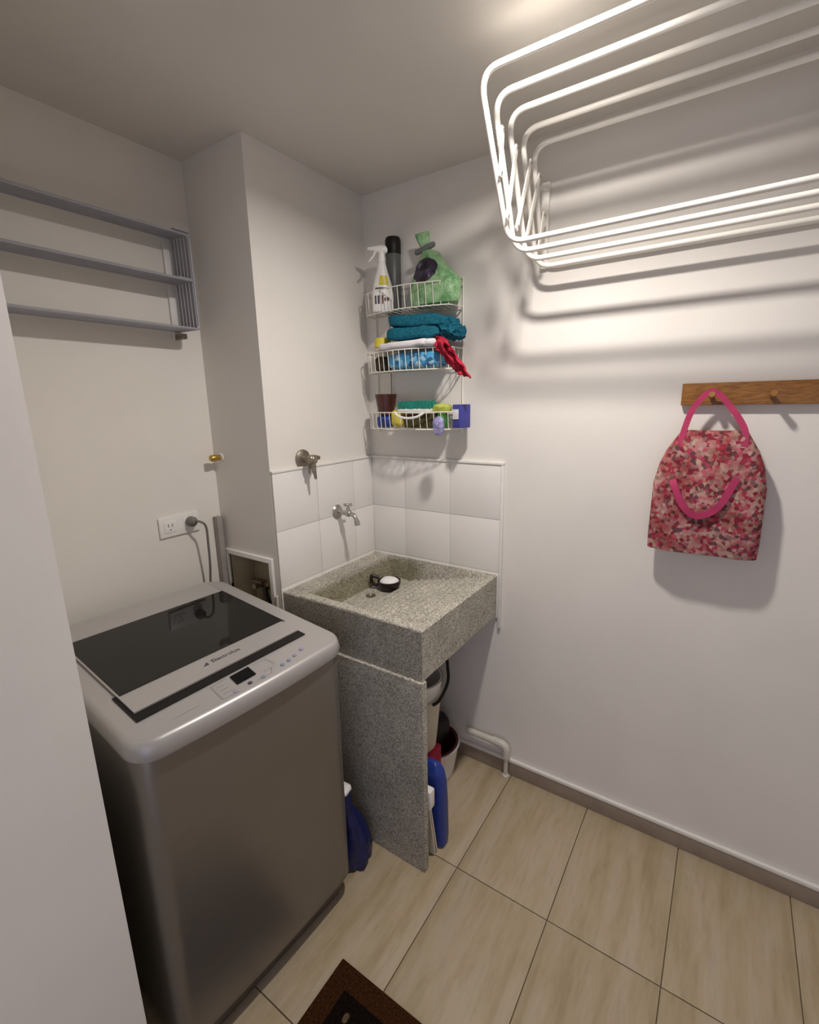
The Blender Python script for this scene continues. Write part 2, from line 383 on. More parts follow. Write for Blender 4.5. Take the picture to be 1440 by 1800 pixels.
# ---------------- washing machine ----------------
WO = Vector((-1.31, -0.43, 0)); WR = Matrix.Rotation(-0.066, 3, 'Z')
WW, WD = 0.576, 0.655; ZF, ZS = 0.905, 0.055
wm = thing('washing_machine', WO + WR @ Vector((WW / 2, WD / 2, 0)), 'silver grey top loading washing machine with smoked glass lid', 'washing machine')
def wp(u, v, z): return WO + WR @ Vector((u, v, 0)) + Vector((0, 0, z))
def zt(v): return ZF + ZS * v
def rring(u0, u1, v0, v1, r, zfn, bow=0.0, n=7):
    out = []
    for cx, cy, a0 in ((u1 - r, v0 + r, -PI / 2), (u1 - r, v1 - r, 0), (u0 + r, v1 - r, PI / 2), (u0 + r, v0 + r, PI)):
        for i in range(n + 1):
            a = a0 + PI / 2 * i / n; u = cx + r * math.cos(a); v = cy + r * math.sin(a); out.append([u, v])
    # subdivide straight front edge
    L = []
    for i, (u, v) in enumerate(out):
        L.append((u, v)); u2, v2 = out[(i + 1) % len(out)]
        if math.hypot(u2 - u, v2 - v) > .1:
            for t in range(1, 12): L.append((u + (u2 - u) * t / 12, v + (v2 - v) * t / 12))
    res = []
    for u, v in L:
        wgt = max(0, 1 - (v - v0) / .12); v2 = v - bow * (1 - (2 * u / WW - 1) ** 2) * wgt
        res.append(wp(u, v2, zfn(v)))
    return res
b = MB(); rings = []
for z, ins in ((.075, .012), (.085, .006), (.12, .006), (.84, .006), (.862, .008)):
    rings.append(rring(ins, WW - ins, ins + .004, WD - ins, .045, lambda v, z=z: z if z < .5 else z + ZS * .6 * v, .008))
b.loft(rings).build('body', M['washerbody'], wm, wm.location)
b = MB(); rings = []
for dz, ins in ((-.045, .006), (-.043, .001), (-.030, -.002), (-.014, 0), (-.005, .0035), (0, .011), (.0006, .016)):
    rings.append(rring(ins, WW - ins, ins, WD - ins, .055 - max(0, ins) * .5, lambda v, dz=dz: zt(v) + dz - .0022, .014))
b.loft(rings).build('top_frame', M['silver'], wm, wm.location)
b = MB(); b.loft([rring(.03, WW - .03, .035, WD - .03, .04, lambda v: 0.012), rring(.022, WW - .022, .022, WD - .02, .04, lambda v: .05), rring(.014, WW - .014, .014, WD - .014, .045, lambda v: .078)])
b.build('plinth', M['plinth'], wm, wm.location)
for u, v in ((.06, .07), (WW - .06, .07), (.06, WD - .07), (WW - .06, WD - .07)):
    MB().lathe([(.018, 0), (.022, .004), (.02, .02)], 16, Matrix.Translation(wp(u, v, 0))).build('foot', M['black'], wm, wm.location)
def slab(u0, u1, v0, v1, h0, h1, r=.004, bev=0.0012):
    rs = [rring(u0, u1, v0, v1, r, lambda v: zt(v) + h0, n=4), rring(u0, u1, v0, v1, r, lambda v: zt(v) + h1 - bev, n=4), rring(u0 + bev, u1 - bev, v0 + bev, v1 - bev, r, lambda v: zt(v) + h1, n=4)]
    return MB().loft(rs, smooth=False)
def quadslab(q, h0, h1):
    lo_ = [wp(u, v, zt(v) + h0) for u, v in q]; hi = [wp(u, v, zt(v) + h1) for u, v in q]
    return MB().loft([lo_, hi], smooth=False)
lid = quadslab([(.052, .108), (.505, .122), (.515, .635), (.052, .635)], 0, .005).build('lid', M['silver'], wm, wm.location)
quadslab([(.056, .188), (.511, .2), (.511, .522), (.056, .522)], .004, .0062).build('glass_panel', M['lidglass'], lid, None)
quadslab([(.517, .20), (.519, .20), (.519, .64), (.517, .64)], 0, .0012).build('seam', M['dark'], wm, wm.location)
quadslab([(.052, .079), (.507, .093), (.507, .124), (.052, .108)], 0, .0016).build('handle_slot', M['dark'], wm, wm.location)
quadslab([(.044, .079), (.052, .079), (.052, .20), (.044, .20)], 0, .0016).build('handle_slot', M['dark'], wm, wm.location)
quadslab([(.251, .034), (.304, .036), (.309, .077), (.256, .074)], 0, .0012).build('display', M['display'], wm, wm.location)
def outline(q, name, mat):
    b = MB()
    for i in range(len(q) - 1):
        b.tube([wp(q[i][0], q[i][1], zt(q[i][1]) + .0012), wp(q[i + 1][0], q[i + 1][1], zt(q[i + 1][1]) + .0012)], .0006, 4)
    b.build(name, mat, wm, wm.location)
outline([(.248, .078), (.206, .074), (.200, .012), (.243, .008)], 'printed_outline', M['lightink'])
outline([(.322, .078), (.358, .078), (.362, .034), (.322, .032)], 'printed_outline', M['lightink'])
outline([(.29, .012), (.335, .014), (.345, .03)], 'printed_outline', M['lightink'])
for (u, v, mt) in ((.234, .014, 'button_violet'), (.274, .017, 'ink'), (.309, .014, 'button'), (.371, .020, 'button'), (.394, .024, 'button'), (.418, .031, 'button_violet'), (.449, .042, 'button_violet')):
    T = Matrix.Translation(wp(u, v, zt(v) - .001))
    MB().lathe([(.0056, 0), (.0056, .0018), (.0048, .0024)], 18, T).build('button', M[mt], wm, wm.location)
for i in range(3):
    outline([(.213, .060 - i * .016), (.236, .061 - i * .016)], 'printed_line', M['lightink'])
outline([(.098, .033), (.155, .034)], 'printed_line', M['lightink']); outline([(.098, .033), (.125, .0335)], 'printed_line', M['ink'])
def text_part(s, size, mat4, name, mat, parent, ext=0.0002):
    cu = bpy.data.curves.new(name, 'FONT'); cu.body = s; cu.size = size; cu.extrude = ext; cu.align_x = 'CENTER'; cu.align_y = 'CENTER'
    to = bpy.data.objects.new(name + '_tmp', cu); COL.objects.link(to)
    bpy.context.view_layer.update(); dg = bpy.context.evaluated_depsgraph_get()
    me = bpy.data.meshes.new_from_object(to.evaluated_get(dg)); bpy.data.objects.remove(to)
    me.transform(Matrix.Translation(-wloc(parent)) @ mat4); me.materials.clear(); me.materials.append(mat); me.name = name
    o = bpy.data.objects.new(name, me); COL.objects.link(o); o.parent = parent
    return o
tl = Matrix.Translation(wp(.300, .160, zt(.16) + .0056)) @ WR.to_4x4() @ Matrix.Rotation(ZS, 4, 'X')
lid_dummy = text_part('Electrolux', .0195, tl, 'logo_lettering', M['ink'], wm)
b = MB()
c0 = Vector((.244, .160))
b.loft([[wp(c0.x - .008, c0.y - .007, zt(c0.y) + .005), wp(c0.x + .006, c0.y - .007, zt(c0.y) + .005), wp(c0.x + .006, c0.y + .007, zt(c0.y) + .005)],
        [wp(c0.x - .008, c0.y - .007, zt(c0.y) + .0058), wp(c0.x + .006, c0.y - .007, zt(c0.y) + .0058), wp(c0.x + .006, c0.y + .007, zt(c0.y) + .0058)]], smooth=False)
b.build('logo_mark', M['ink'], wm, wm.location)

# ---------------- laundry sink ----------------
sk = thing('laundry_sink', (-.28, -.31, 0), 'speckled grey granite concrete laundry sink with ribbed washboard in the tiled corner', 'sink')
SX, SY, ZR, ZB = .563, .615, .884, .7125
def sink_z(x, y):
    # x<0, y<0
    rim = ZR - .002
    il, ir, ib, ifr = -.527, -.016, -.098, -.590
    if not (il < x < ir and ifr < y < ib): 
        # back rim dips slightly
        return rim - (0.004 if y > ib and x < ir else 0)
    if y > -.235: base = .782 + (-.235 - y) * -.03
    else:
        t = (-.235 - y) / (.235 * -1 + .590) ; base = .788 + .082 * t
        base += .0062 * (0.5 + 0.5 * math.cos((y + .235) / .036 * 2 * PI)) ** 2 * (1 if t < .93 else 0)
    # walls: slope in from each side
    d = min((x - il) / .020, (ir - x) / .010, (ib - y) / .016)
    if d < 1: 
        s = d * d * (3 - 2 * d); base = rim + (base - rim) * s
    return min(base, rim)
gx = [0, -.008, -.016, -.019, -.022, -.025, -.028] + [-.035 - i * .0228 for i in range(21)] + [-.500, -.505, -.510, -.516, -.522, -.527, -.535, -.552, -.560, -.5685 + .0055]
gx = sorted(set(round(v, 4) for v in gx))
gy = [0, -.05, -.09, -.098, -.103, -.108, -.113, -.118, -.123, -.128] + [-.135 - i * .00387 for i in range(118)] + [-.590, -.595, -.602, -.608, -.615]
gy = sorted(set(round(v, 4) for v in gy if v >= -.615))
def wob(x, y, z): return Vector((x, y, z + .0016 * noise.noise(Vector((x, y, z)) * 35)))
b = MB()
nx, ny = len(gx), len(gy)
X0 = -.0095; Y0 = -.0095
vs = []
for y in gy:
    for x in gx:
        z = sink_z(x, y)
        if x <= -.5629 or y <= -.6149: z -= .004
        vs.append(wob(min(x, X0), min(y, Y0), z))
b.add(vs, [(j * nx + i, j * nx + i + 1, (j + 1) * nx + i + 1, (j + 1) * nx + i) for j in range(ny - 1) for i in range(nx - 1)], True)
# outer skirts down to the underside
ZL = ZR - .010
def skirt(idx, flip=False):
    top = [vs[i] for i in idx]; n = len(top); L = [p.copy() for p in top] + [Vector((p.x, p.y, ZL)) for p in top]
    b.add(L, [(n + i, n + i + 1, i + 1, i) if flip else (i, i + 1, n + i + 1, n + i) for i in range(n - 1)], False)
    a, c = top[0], top[-1]; q = [(a.x, a.y, ZL), (c.x, c.y, ZL), (c.x, c.y, ZB), (a.x, a.y, ZB)]
    b.add(q, [(3, 2, 1, 0) if flip else (0, 1, 2, 3)], False)
skirt([j * nx for j in range(ny)]); skirt([i for i in range(nx)], True); skirt([j * nx + nx - 1 for j in range(ny)], True); skirt([(ny - 1) * nx + i for i in range(nx)])
b.add([(-SX, -SY, ZB), (X0, -SY, ZB), (X0, Y0, ZB), (-SX, Y0, ZB)], [(3, 2, 1, 0)])
b.build('basin', M['terrazzo'], sk, sk.location, recalc=False)
MB().box((-.5745, -.622, 0), (-.548, -.012, ZB - .001), .0035).build('support_slab', M['terrazzo'], sk, sk.location)
MB().lathe([(.020, .7885), (.020, .7925), (.012, .7925), (.010, .790)], 20, Matrix.Translation((-.25, -.17, -.0055))).build('drain', M['dull_chrome'], sk, sk.location)

# cup in basin
cu = thing('soap_cup', (-.150, -.190, .7835), 'dark brown cup of white soap lying in the sink basin', 'cup')
T = Matrix.Translation((-.150, -.190, .7835))
MB().lathe([(.026, 0), (.040, .006), (.048, .024), (.049, .040), (.046, .041), (.044, .028), (.034, .012), (.01, .010)], 28, T, cap1=True).build('bowl', M['cup'], cu, cu.location)
MB().blob((-.150, -.190, .815), (.040, .040, .020), .9, .003, 40, 2, 24, 14).build('soap', M['soap'], cu, cu.location)
MB().tube(fillet([(-.176, -.150, .800), (-.190, -.128, .812), (-.188, -.126, .846), (-.170, -.152, .834)], .012, 5), .0075, 10).build('handle', M['cup'], cu, cu.location)

# ---------------- taps ----------------
def tap_upper():
    p = Vector((-.412, -.009, 1.352)); t = thing('wall_valve', (p.x, 0, p.z), 'tarnished round wall valve with pointed lever above the tiles', 'valve')
    MB().lathe([(.036, 0), (.035, .006), (.026, .012), (.014, .015)], 32, axis_mat((p.x, 0, p.z), (0, -1, 0))).build('escutcheon', M['dull_chrome'], t, t.location)
    MB().lathe([(.013, .010), (.013, .040), (.017, .044), (.017, .060), (.010, .066)], 20, axis_mat((p.x, 0, p.z), (0, -1, 0))).build('stem', M['dull_chrome'], t, t.location)
    b = MB(); c = Vector((p.x, -.052, p.z))
    b.blob(c, (.022, .014, .018), .8, 0, 1, 0, 20, 12)
    b.tube([c + Vector((0, 0, -.008)), c + Vector((.002, -.004, -.040)), c + Vector((.004, -.008, -.072))], [.012, .008, .0045], 10)
    b.tube([c + Vector((.012, 0, .008)), c + Vector((.032, -.004, .004))], [.009, .007], 10)
    b.build('lever', M['dull_chrome'], t, t.location)
    MB().tube([c + Vector((-.006, .010, -.010)), c + Vector((-.008, .012, -.052))], [.006, .004], 8).build('lever_tip', M['dull_chrome'], t, t.location)
def tap_lower():
    x, z = -.248, 1.118; t = thing('wall_tap', (x, 0, z), 'small chrome tap with cross handle on the tiles above the sink basin', 'tap')
    MB().lathe([(.030, .0), (.030, .010), (.022, .019), (.012, .022)], 32, axis_mat((x, -.0, z), (0, -1, 0))).build('escutcheon', M['chrome'], t, t.location)
    b = MB(); b.tube([(x, -.012, z), (x, -.068, z)], .0095, 14); b.blob((x, -.068, z), (.014, .016, .014), .9, 0, 1, 0, 18, 12)
    b.tube(fillet([(x, -.066, z), (x, -.100, z - .004), (x, -.112, z - .030)], .02, 6), .0088, 12)
    b.tube([(x, -.111, z - .026), (x, -.113, z - .044)], .0115, 14)
    b.build('spout', M['chrome'], t, t.location)
    b = MB(); b.tube([(x, -.068, z), (x, -.068, z + .036)], [.009, .006], 12)
    b.tube([(x - .021, -.068, z + .036), (x + .021, -.068, z + .036)], .0042, 8); b.tube([(x, -.089, z + .036), (x, -.047, z + .036)], .0042, 8)
    b.build('cross_handle', M['chrome'], t, t.location)
tap_upper(); tap_lower()
gv = thing('gas_stub', (-W, .268, 1.362), 'short brass pipe stub on the side of the column', 'pipe fitting')
T = axis_mat((-W, .268, 1.362), (-1, 0, 0))
MB().lathe([(.016, 0), (.016, .004), (.010, .006)], 20, T).build('flange', M['white_trim'], gv, gv.location)
MB().lathe([(.010, .004), (.010, .022), (.012, .023), (.012, .042), (.009, .046)], 6 * 3, T).build('brass_cap', M['brass'], gv, gv.location)

# ---------------- utility cavity in the column ----------------
uf = thing('valve_box', (-W, .16, hz0), 'recessed white framed valve box in the column behind the washing machine', 'valve box')
b = MB(); fx = -W - .010
b.box((fx, hy0 - .018, hz1 - .004), (-W + .006, hy1 + .016, hz1 + .014), .002)
b.box((fx, hy0 - .018, hz0 - .014), (-W + .006, hy0, hz1), .002); b.box((fx, hy1, hz0 - .014), (-W + .006, hy1 + .016, hz1), .002)
b.box((fx, hy0, hz0 - .014), (-W + .006, hy1, hz0 + .004), .002)
b.build('frame', M['white_trim'], uf, uf.location)
b = MB(); x0, x1 = -W + .004, -.4605
b.add([(x0, hy0, hz0), (x1, hy0, hz0), (x1, hy1, hz0), (x0, hy1, hz0), (x0, hy0, hz1), (x1, hy0, hz1), (x1, hy1, hz1), (x0, hy1, hz1)], [(0, 1, 2, 3), (4, 7, 6, 5), (0, 4, 5, 1), (3, 2, 6, 7), (1, 5, 6, 2)])
o = b.build('lining', M['boxbeige'], uf, uf.location)
s = o.modifiers.new('thick', 'SOLIDIFY'); s.thickness = .0004
b = MB(); b.tube(fillet([(-.50, .10, .75), (-.50, .10, .862), (-.545, .10, .866)], .015, 5), .010, 12); b.blob((-.505, .10, .868), (.017, .017, .017), .8, 0, 1, 0, 16, 10)
b.build('pipe', M['brass'], uf, uf.location)
b = MB(); b.tube(fillet([(-.50, .18, .75), (-.50, .18, .850), (-.545, .18, .853)], .015, 5), .010, 12); b.box((-.53, .155, .862), (-.50, .215, .872), .002)
b.build('pipe', M['dull_chrome'], uf, uf.location)
b = MB(); b.tube(fillet([(-.545, .10, .866), (-.565, .085, .862), (-.567, .055, .80), (-.56, .05, .75)], .03, 6), .007, 10)
b.build('hose', M['black'], uf, uf.location)
# grey strip standing in the corner behind the washer
st = MB().box((-.604, .285, .0), (-.582, .311, 1.134), .002)
tag(st.build('corner_strip', M['cord']), 'narrow grey strip standing upright in the corner beside the valve box', 'strip')
o = bpy.data.objects['corner_strip']; o.data.materials[0] = plain('grey_strip', (0.30, 0.27, 0.25), .6)
# white pipe down the column edge
tag(MB().tube([(-.5765, .010, .0), (-.5765, .010, .862)], .0065, 12).build('white_pipe', M['pipe'], None, (-.5765, .010, 0)), 'thin white pipe standing upright at the column edge beside the valve box', 'pipe')

# ---------------- outlet and plug ----------------
ou = thing('wall_outlet', (-.74, D, 1.135), 'white double wall outlet above the back of the washing machine', 'outlet')
MB().box((-.816, D - .009, 1.098), (-.665, D, 1.170), .003).build('face_plate', M['plastic_white'], ou, ou.location)
for cx in (-.778, -.704):
    r_ = MB().box((cx - .022, D - .011, 1.114), (cx + .022, D - .0085, 1.154), .001).build('receptacle', M['plastic_white'], ou, ou.location)
    for dx in (-.007, .007): MB().box((cx + dx - .0012, D - .0116, 1.134), (cx + dx + .0012, D - .0108, 1.145)).build('slot', M['ink'], r_, None)
    MB().tube([(cx, D - .0117, 1.124), (cx, D - .0108, 1.124)], .0025, 8).build('slot', M['ink'], r_, None)
pc = thing('power_cord', (-.704, D - .012, 1.14), 'grey power cord plugged into the wall outlet and running down behind the washer', 'power cord')
MB().lathe([(.017, 0), (.019, .006), (.018, .022), (.012, .030), (.007, .034)], 20, axis_mat((-.704, D - .012, 1.14), (0, -1, 0))).build('plug', M['cord'], pc, pc.location)
def sm(p, n=8):
    p = [Vector(q) for q in p]; out = []
    P_ = [p[0]] + p + [p[-1]]
    for i in range(1, len(P_) - 2):
        a, b_, c, d = P_[i - 1:i + 3]
        for k in range(n):
            t = k / n; out.append(.5 * ((2 * b_) + (c - a) * t + (2 * a - 5 * b_ + 4 * c - d) * t * t + (3 * b_ - a - 3 * c + d) * t ** 3))
    return out + [p[-1]]
MB().tube(sm([(-.704, D - .040, 1.14), (-.695, D - .062, 1.142), (-.678, D - .068, 1.12), (-.672, D - .060, 1.05), (-.668, D - .050, .97), (-.668, D - .038, .88), (-.67, D - .03, .70)]), .0042, 10).build('cable', M['cord'], pc, pc.location)

# ---------------- white accordion drying rack (right wall) ----------------
YL, YR = -.75, -1.50
F5Z = 1.969
TOP = [(-.496, 2.281), (-.416, 2.270), (-.327, 2.270), (-.231, 2.268), (-.140, 2.266)]
BOT = [(-.306, 1.971), (-.255, 1.959), (-.164, 1.958), (-.073, 1.956), (-.013, F5Z)]
dr = thing('drying_rack', (0, (YL + YR) / 2, 2.1), 'white tube accordion drying rack pulled out from the right wall', 'drying rack')
for (xt, zt_), (xb, zb_) in zip(TOP, BOT):
    pts = fillet([(xt, YL, zt_), (xt, YR, zt_), (xb, YR, zb_), (xb, YL, zb_)], .05, 8, True)
    MB().tube(pts, .0075, 10, closed=True).build('frame', M['rackwhite'], dr, dr.location)
def fp(k, t, y): 
    a, b_ = TOP[k], BOT[k]; return Vector((a[0] + (b_[0] - a[0]) * t, y, a[1] + (b_[1] - a[1]) * t))
def link(k0, t0, k1, t1, y):
    a, c = fp(k0, t0, y), fp(k1, t1, y); d = (c - a).normalized(); n_ = d.cross(Vector((0, 1, 0))).normalized() * .007; h = Vector((0, .0022, 0))
    a -= d * .008; c += d * .008
    b = MB(); b.loft([[a + n_ - h, a + n_ + h, a - n_ + h, a - n_ - h], [c + n_ - h, c + n_ + h, c - n_ + h, c - n_ - h]], smooth=False)
    l = b.build('link', M['rackwhite'], dr, dr.location)
    for q, s_ in ((a + d * .008, 1), (c - d * .008, 1)):
        MB().tube([q - Vector((0, .005, 0)), q + Vector((0, .005, 0))], .004, 8).build('rivet', M['chrome'], l, None)
for y, sgn in ((YL, -1), (YR, 1)):
    yy = y + sgn * .011
    link(0, .55, 1, .20, yy); link(0, .82, 2, .22, yy); link(1, .82, 3, .22, yy + sgn * .005); link(2, .82, 4, .24, yy); link(3, .82, 4, .55, yy + sgn * .005)
    b = MB(); b.box((-.016, y - .012, 1.965), (-.001, y + .012, 2.215), .003); b.box((-.030, y - .006, 2.19), (-.001, y + .006, 2.20), .002)
    br = b.build('wall_bracket', M['rackwhite'], dr, dr.location)
    for z in (2.196, 1.985): MB().lathe([(.0045, 0), (.004, .003)], 10, axis_mat((-.016, y, z), (-1, 0, 0))).build('screw', M['dull_chrome'], br, None)

# ---------------- grey folded drying rack (alcove) ----------------
gr = thing('folded_drying_rack', (-.95, D, 1.95), 'grey drying rack folded flat against the alcove wall above the washer', 'drying rack')
XR_, XLF = -.646, -1.30
for i in range(6):
    y = D - .016 - i * .019; dz = .003 * i
    b = MB(); zt2, zm, zb2 = 2.095 - dz * .6, 1.955 - dz * .3, 1.803 - dz * .1
    b.tube(fillet([(XLF, y, zt2), (XR_, y, zt2), (XR_ + .002, y, zb2), (XLF, y, zb2)], .014, 5, True), .0046, 8, closed=True)
    fr = b.build('frame', M['rackgrey'], gr, gr.location)
    MB().tube([(XLF, y, zm), (XR_, y, zm)], .0048, 8).build('crossbar', M['rackgrey'], fr, None)
for z in (2.095, 1.955, 1.803):
    MB().box((XR_ - .05, D - .112, z - .002), (XR_ + .004, D - .012, z + .002), .001).build('hinge_strip', M['rackgrey'], gr, gr.location)
for x in (XR_ - .016, XLF + .03):
    MB().box((x - .014, D - .010, 1.775), (x + .014, D - .0005, 2.10), .002).build('wall_bracket', M['plastic_white'], gr, gr.location)
    MB().box((x - .010, D - .05, 1.775), (x + .010, D - .0005, 1.792), .002).build('catch', M['dull_chrome'], gr, gr.location)

# ---------------- wire shelf rack (right wall) ----------------
wk = thing('wire_shelf_rack', (0, -.255, 1.9), 'white wire three tier basket rack on the right wall above the sink', 'wire rack')
YA, YB = -.055, -.457; DEP = .150
def plan(t, dep=DEP):   # bow-fronted outline from left end at the wall round to the right end
    pts = fillet([(-.012, YA, 0), (-dep * .62, YA - .004, 0), (-dep, (YA + YB) / 2, 0), (-dep * .62, YB + .004, 0), (-.012, YB, 0)], .11, 8)
    L = [0]
    for i in range(1, len(pts)): L.append(L[-1] + (pts[i] - pts[i - 1]).length)
    d = t * L[-1]
    for i in range(1, len(pts)):
        if d <= L[i] + 1e-9:
            f = (d - L[i - 1]) / (L[i] - L[i - 1]); return pts[i - 1].lerp(pts[i], f)
    return pts[-1]
def basket(z0, z1, n=20):
    b = MB()
    for z, s_ in ((z0, .94), (z1, 1.0)):
        pts = [plan(i / 40) for i in range(41)]; b.tube([Vector((p.x * s_ if p.x < -.013 else p.x, p.y, z)) for p in pts], .0021, 6)
    b.tube([(-.010, YA, z1), (-.010, YB, z1)], .0021, 6); b.tube([(-.010, YA, z0), (-.010, YB, z0)], .0021, 6)
    o = b.build('rim', M['wire'], wk, wk.location)
    for i in range(1, n):
        p = plan(i / n)
        MB().tube(fillet([(p.x - .001, p.y, z1 + .001), (p.x * .95, p.y, z0 + .001), (-.010, min(max(p.y, YB + .002), YA - .002), z0 + .001)] if p.x < -.06 else [(p.x - .001, p.y, z1 + .001), (p.x - .001, p.y, z0)], .006, 3), .0014, 5).build('wire', M['wire'], o, None)
    return o
TIERS = [(1.885, 1.962), (1.668, 1.742), (1.449, 1.513)]
for z0, z1 in TIERS: basket(z0, z1)
for y in (YA, YB): MB().tube([(-.007, y, 1.43), (-.007, y, 1.985)], .0028, 8).build('upright', M['wire'], wk, wk.location)
MB().tube([(-.010, -.128, 1.50), (-.010, -.128, 1.90)], .0022, 8).build('link_rod', M['dull_chrome'], wk, wk.location)
MB().tube([(-.007, YA, 1.985), (-.007, YB, 1.985)], .0022, 8).build('top_wire', M['wire'], wk, wk.location)

# spray bottle
zb = TIERS[0][0] + .0035
sp = thing('spray_bottle', (-.095, -.160, zb), 'white trigger spray bottle with yellow and grey label on the top tier', 'spray bottle')
def ell(c, a, b_, z, n=28, yaw=0): return [Vector((c[0] + a * math.cos(t) * math.cos(yaw) - b_ * math.sin(t) * math.sin(yaw), c[1] + a * math.cos(t) * math.sin(yaw) + b_ * math.sin(t) * math.cos(yaw), z)) for t in [2 * PI * i / n for i in range(n)]]
YW = .59
cs = (-.095, -.160)
b = MB(); b.loft([ell(cs, a, c, zb + z, yaw=YW) for z, a, c in ((0, .022, .036), (.004, .025, .040), (.06, .025, .041), (.10, .022, .034), (.13, .019, .025), (.150, .017, .019), (.168, .014, .015), (.178, .012, .012))])
b.build('bottle', M['plastic_white'], sp, sp.location)
dirv = Vector((math.cos(YW), math.sin(YW), 0)); side = Vector((-math.sin(YW), math.cos(YW), 0))
def spt(s_, f, z): return Vector((cs[0], cs[1], zb + z)) + side * s_ + dirv * f
def rect_ring(cs_list): return cs_list
b = MB(); b.loft([ell(cs, .013, .014, zb + z, yaw=YW) for z in (.176, .192)])
b.build('collar', M['plastic_white'], sp, sp.location)
b = MB()
rings = []
for s_, zc, h, wd in ((-.022, .216, .006, .008), (-.016, .218, .014, .011), (.0, .219, .016, .011), (.018, .220, .012, .010), (.040, .222, .007, .007), (.052, .222, .005, .006)):
    rings.append([spt(s_, wd * math.cos(t), zc + h * math.sin(t)) for t in [2 * PI * i / 14 for i in range(14)]])
b.loft(rings); b.loft([ell(cs, .010, .012, zb + z, yaw=YW, n=14) for z in (.190, .218)])
hd = b.build('trigger_head', M['plastic_white'], sp, sp.location)
MB().tube([spt(.022, 0, .214), spt(.032, 0, .196), spt(.048, 0, .178)], [.005, .0045, .0035], 8).build('trigger', M['plastic_white'], hd, None)
def label_patch(z0, z1, t0, t1, off, mat, name, parent, prof):
    b = MB()
    def fn(u, v):
        z = z0 + (z1 - z0) * v; t = t0 + (t1 - t0) * u
        for i in range(len(prof) - 1):
            if prof[i][0] <= z <= prof[i + 1][0]:
                f = (z - prof[i][0]) / (prof[i + 1][0] - prof[i][0]); a = prof[i][1] + f * (prof[i + 1][1] - prof[i][1]); c = prof[i][2] + f * (prof[i + 1][2] - prof[i][2])
        a += off; c += off
        return Vector((cs[0] + a * math.cos(t) * math.cos(YW) - c * math.sin(t) * math.sin(YW), cs[1] + a * math.cos(t) * math.sin(YW) + c * math.sin(t) * math.cos(YW), zb + z))
    b.grid(fn, 10, 8); return b.build(name, mat, parent, sp.location)
pf = ((0, .022, .036), (.004, .025, .040), (.06, .025, .041), (.10, .022, .034), (.13, .019, .025), (.15, .017, .019), (.168, .014, .015))
# the side facing the room is -dirv (t around pi)
label_patch(.092, .125, PI - .35, PI + .75, .0006, M['yellow'], 'yellow_label', sp, pf)
label_patch(.078, .084, PI - .8, PI + .6, .0006, M['darkgrey'], 'label_line', sp, pf)
for i in range(3): label_patch(.026, .056, PI - .80 + i * .33, PI - .60 + i * .33, .0006, M['ink'] if i < 2 else M['maroon'], 'label_print', sp, pf)
label_patch(.036, .048, PI + .15, PI + .6, .0006, M['maroon'], 'label_print', sp, pf)

# dark cylinder bottle behind
dk = thing('dark_bottle', (-.040, -.168, zb), 'dark grey bottle with a black cap behind the white spray bottle', 'bottle')
T = Matrix.Translation((-.032, -.168, zb))
MB().lathe([(.027, 0), (.029, .004), (.029, .212), (.026, .218)], 28, T).build('bottle_body', M['darkgrey'], dk, dk.location)
MB().lathe([(.0285, .212), (.030, .216), (.030, .262), (.026, .272), (.012, .275)], 28, T).build('cap', M['black'], dk, dk.location)

# green bag
gb = thing('detergent_bag', (-.075, -.355, zb), 'crumpled light green refill bag closed with a grey clip', 'bag')
def bagfn():
    b = MB(); rings = []
    prof = [(0, .018, .080, -.010, 0), (.006, .038, .100, -.010, 0), (.04, .046, .106, -.012, 0), (.08, .045, .093, -.018, .002), (.107, .041, .080, -.002, .0), (.14, .034, .058, .0, .0), (.165, .026, .042, .003, 0), (.178, .021, .034, .004, 0), (.192, .012, .020, .020, 0), (.205, .009, .021, .024, 0), (.222, .010, .024, .032, 0), (.245, .008, .031, .038, 0), (.252, .004, .031, .040, 0)]
    n = 44
    for z, a, c, oy, ox in prof:
        r = []
        for i in range(n):
            t = 2 * PI * i / n; p = Vector((-.066 + ox + a * math.cos(t), -.360 + oy + c * math.sin(t), zb + z))
            q = Vector((math.cos(t) * 2.2, math.sin(t) * 2.2, z * 22)); k = (noise.noise(q) * .5 + noise.noise(q * 2.3) * .3) * .30 * min(1, z * 60 + .1)
            p.x += a * k * math.cos(t) * 1.3; p.y += c * k * math.sin(t); r.append(p)
        rings.append(r)
    b.loft(rings); return b
bo = bagfn().build('bag_film', M['baggreen'], gb, (-.075, -.360, zb))
b = MB(); cc = Vector((-.074, -.337, zb + .196)); dd = Vector((0, -1, .22)).normalized()
b.tube([cc - dd * .042, cc - dd * .036, cc + dd * .036, cc + dd * .042], [.006, .0095, .0095, .006], 10)
b.build('clip', M['clip'], gb, gb.location)

# teal towel
def cloth_slab(b, c, size, seed, amp=.004, freq=26, droop=0.0, twist=0):
    def shp(p):
        q = p.copy(); q.z += droop * p.y; return q
    b.blob(c, size, .45, amp, freq, seed, 56, 26, shape=shp)
zt2 = TIERS[1][1]
b = MB(); cloth_slab(b, (-.078, -.300, zt2 + .058), (.050, .118, .022), 1, .006, droop=.10); cloth_slab(b, (-.076, -.318, zt2 + .098), (.052, .128, .024), 5, .007, droop=.38)
b.blob((-.080, -.445, zt2 + .062), (.036, .036, .036), .8, .014, 60, 3, 36, 22); b.blob((-.070, -.470, zt2 + .046), (.030, .028, .024), .8, .012, 70, 9, 30, 20)
tag(b.build('folded_towel', M['teal'], None, (-.078, -.33, zt2 + .03)), 'folded teal terry towel stacked on top of the middle wire basket', 'towel')
b = MB(); cloth_slab(b, (-.085, -.268, zt2 + .018), (.056, .120, .013), 8, .004, droop=-.15)
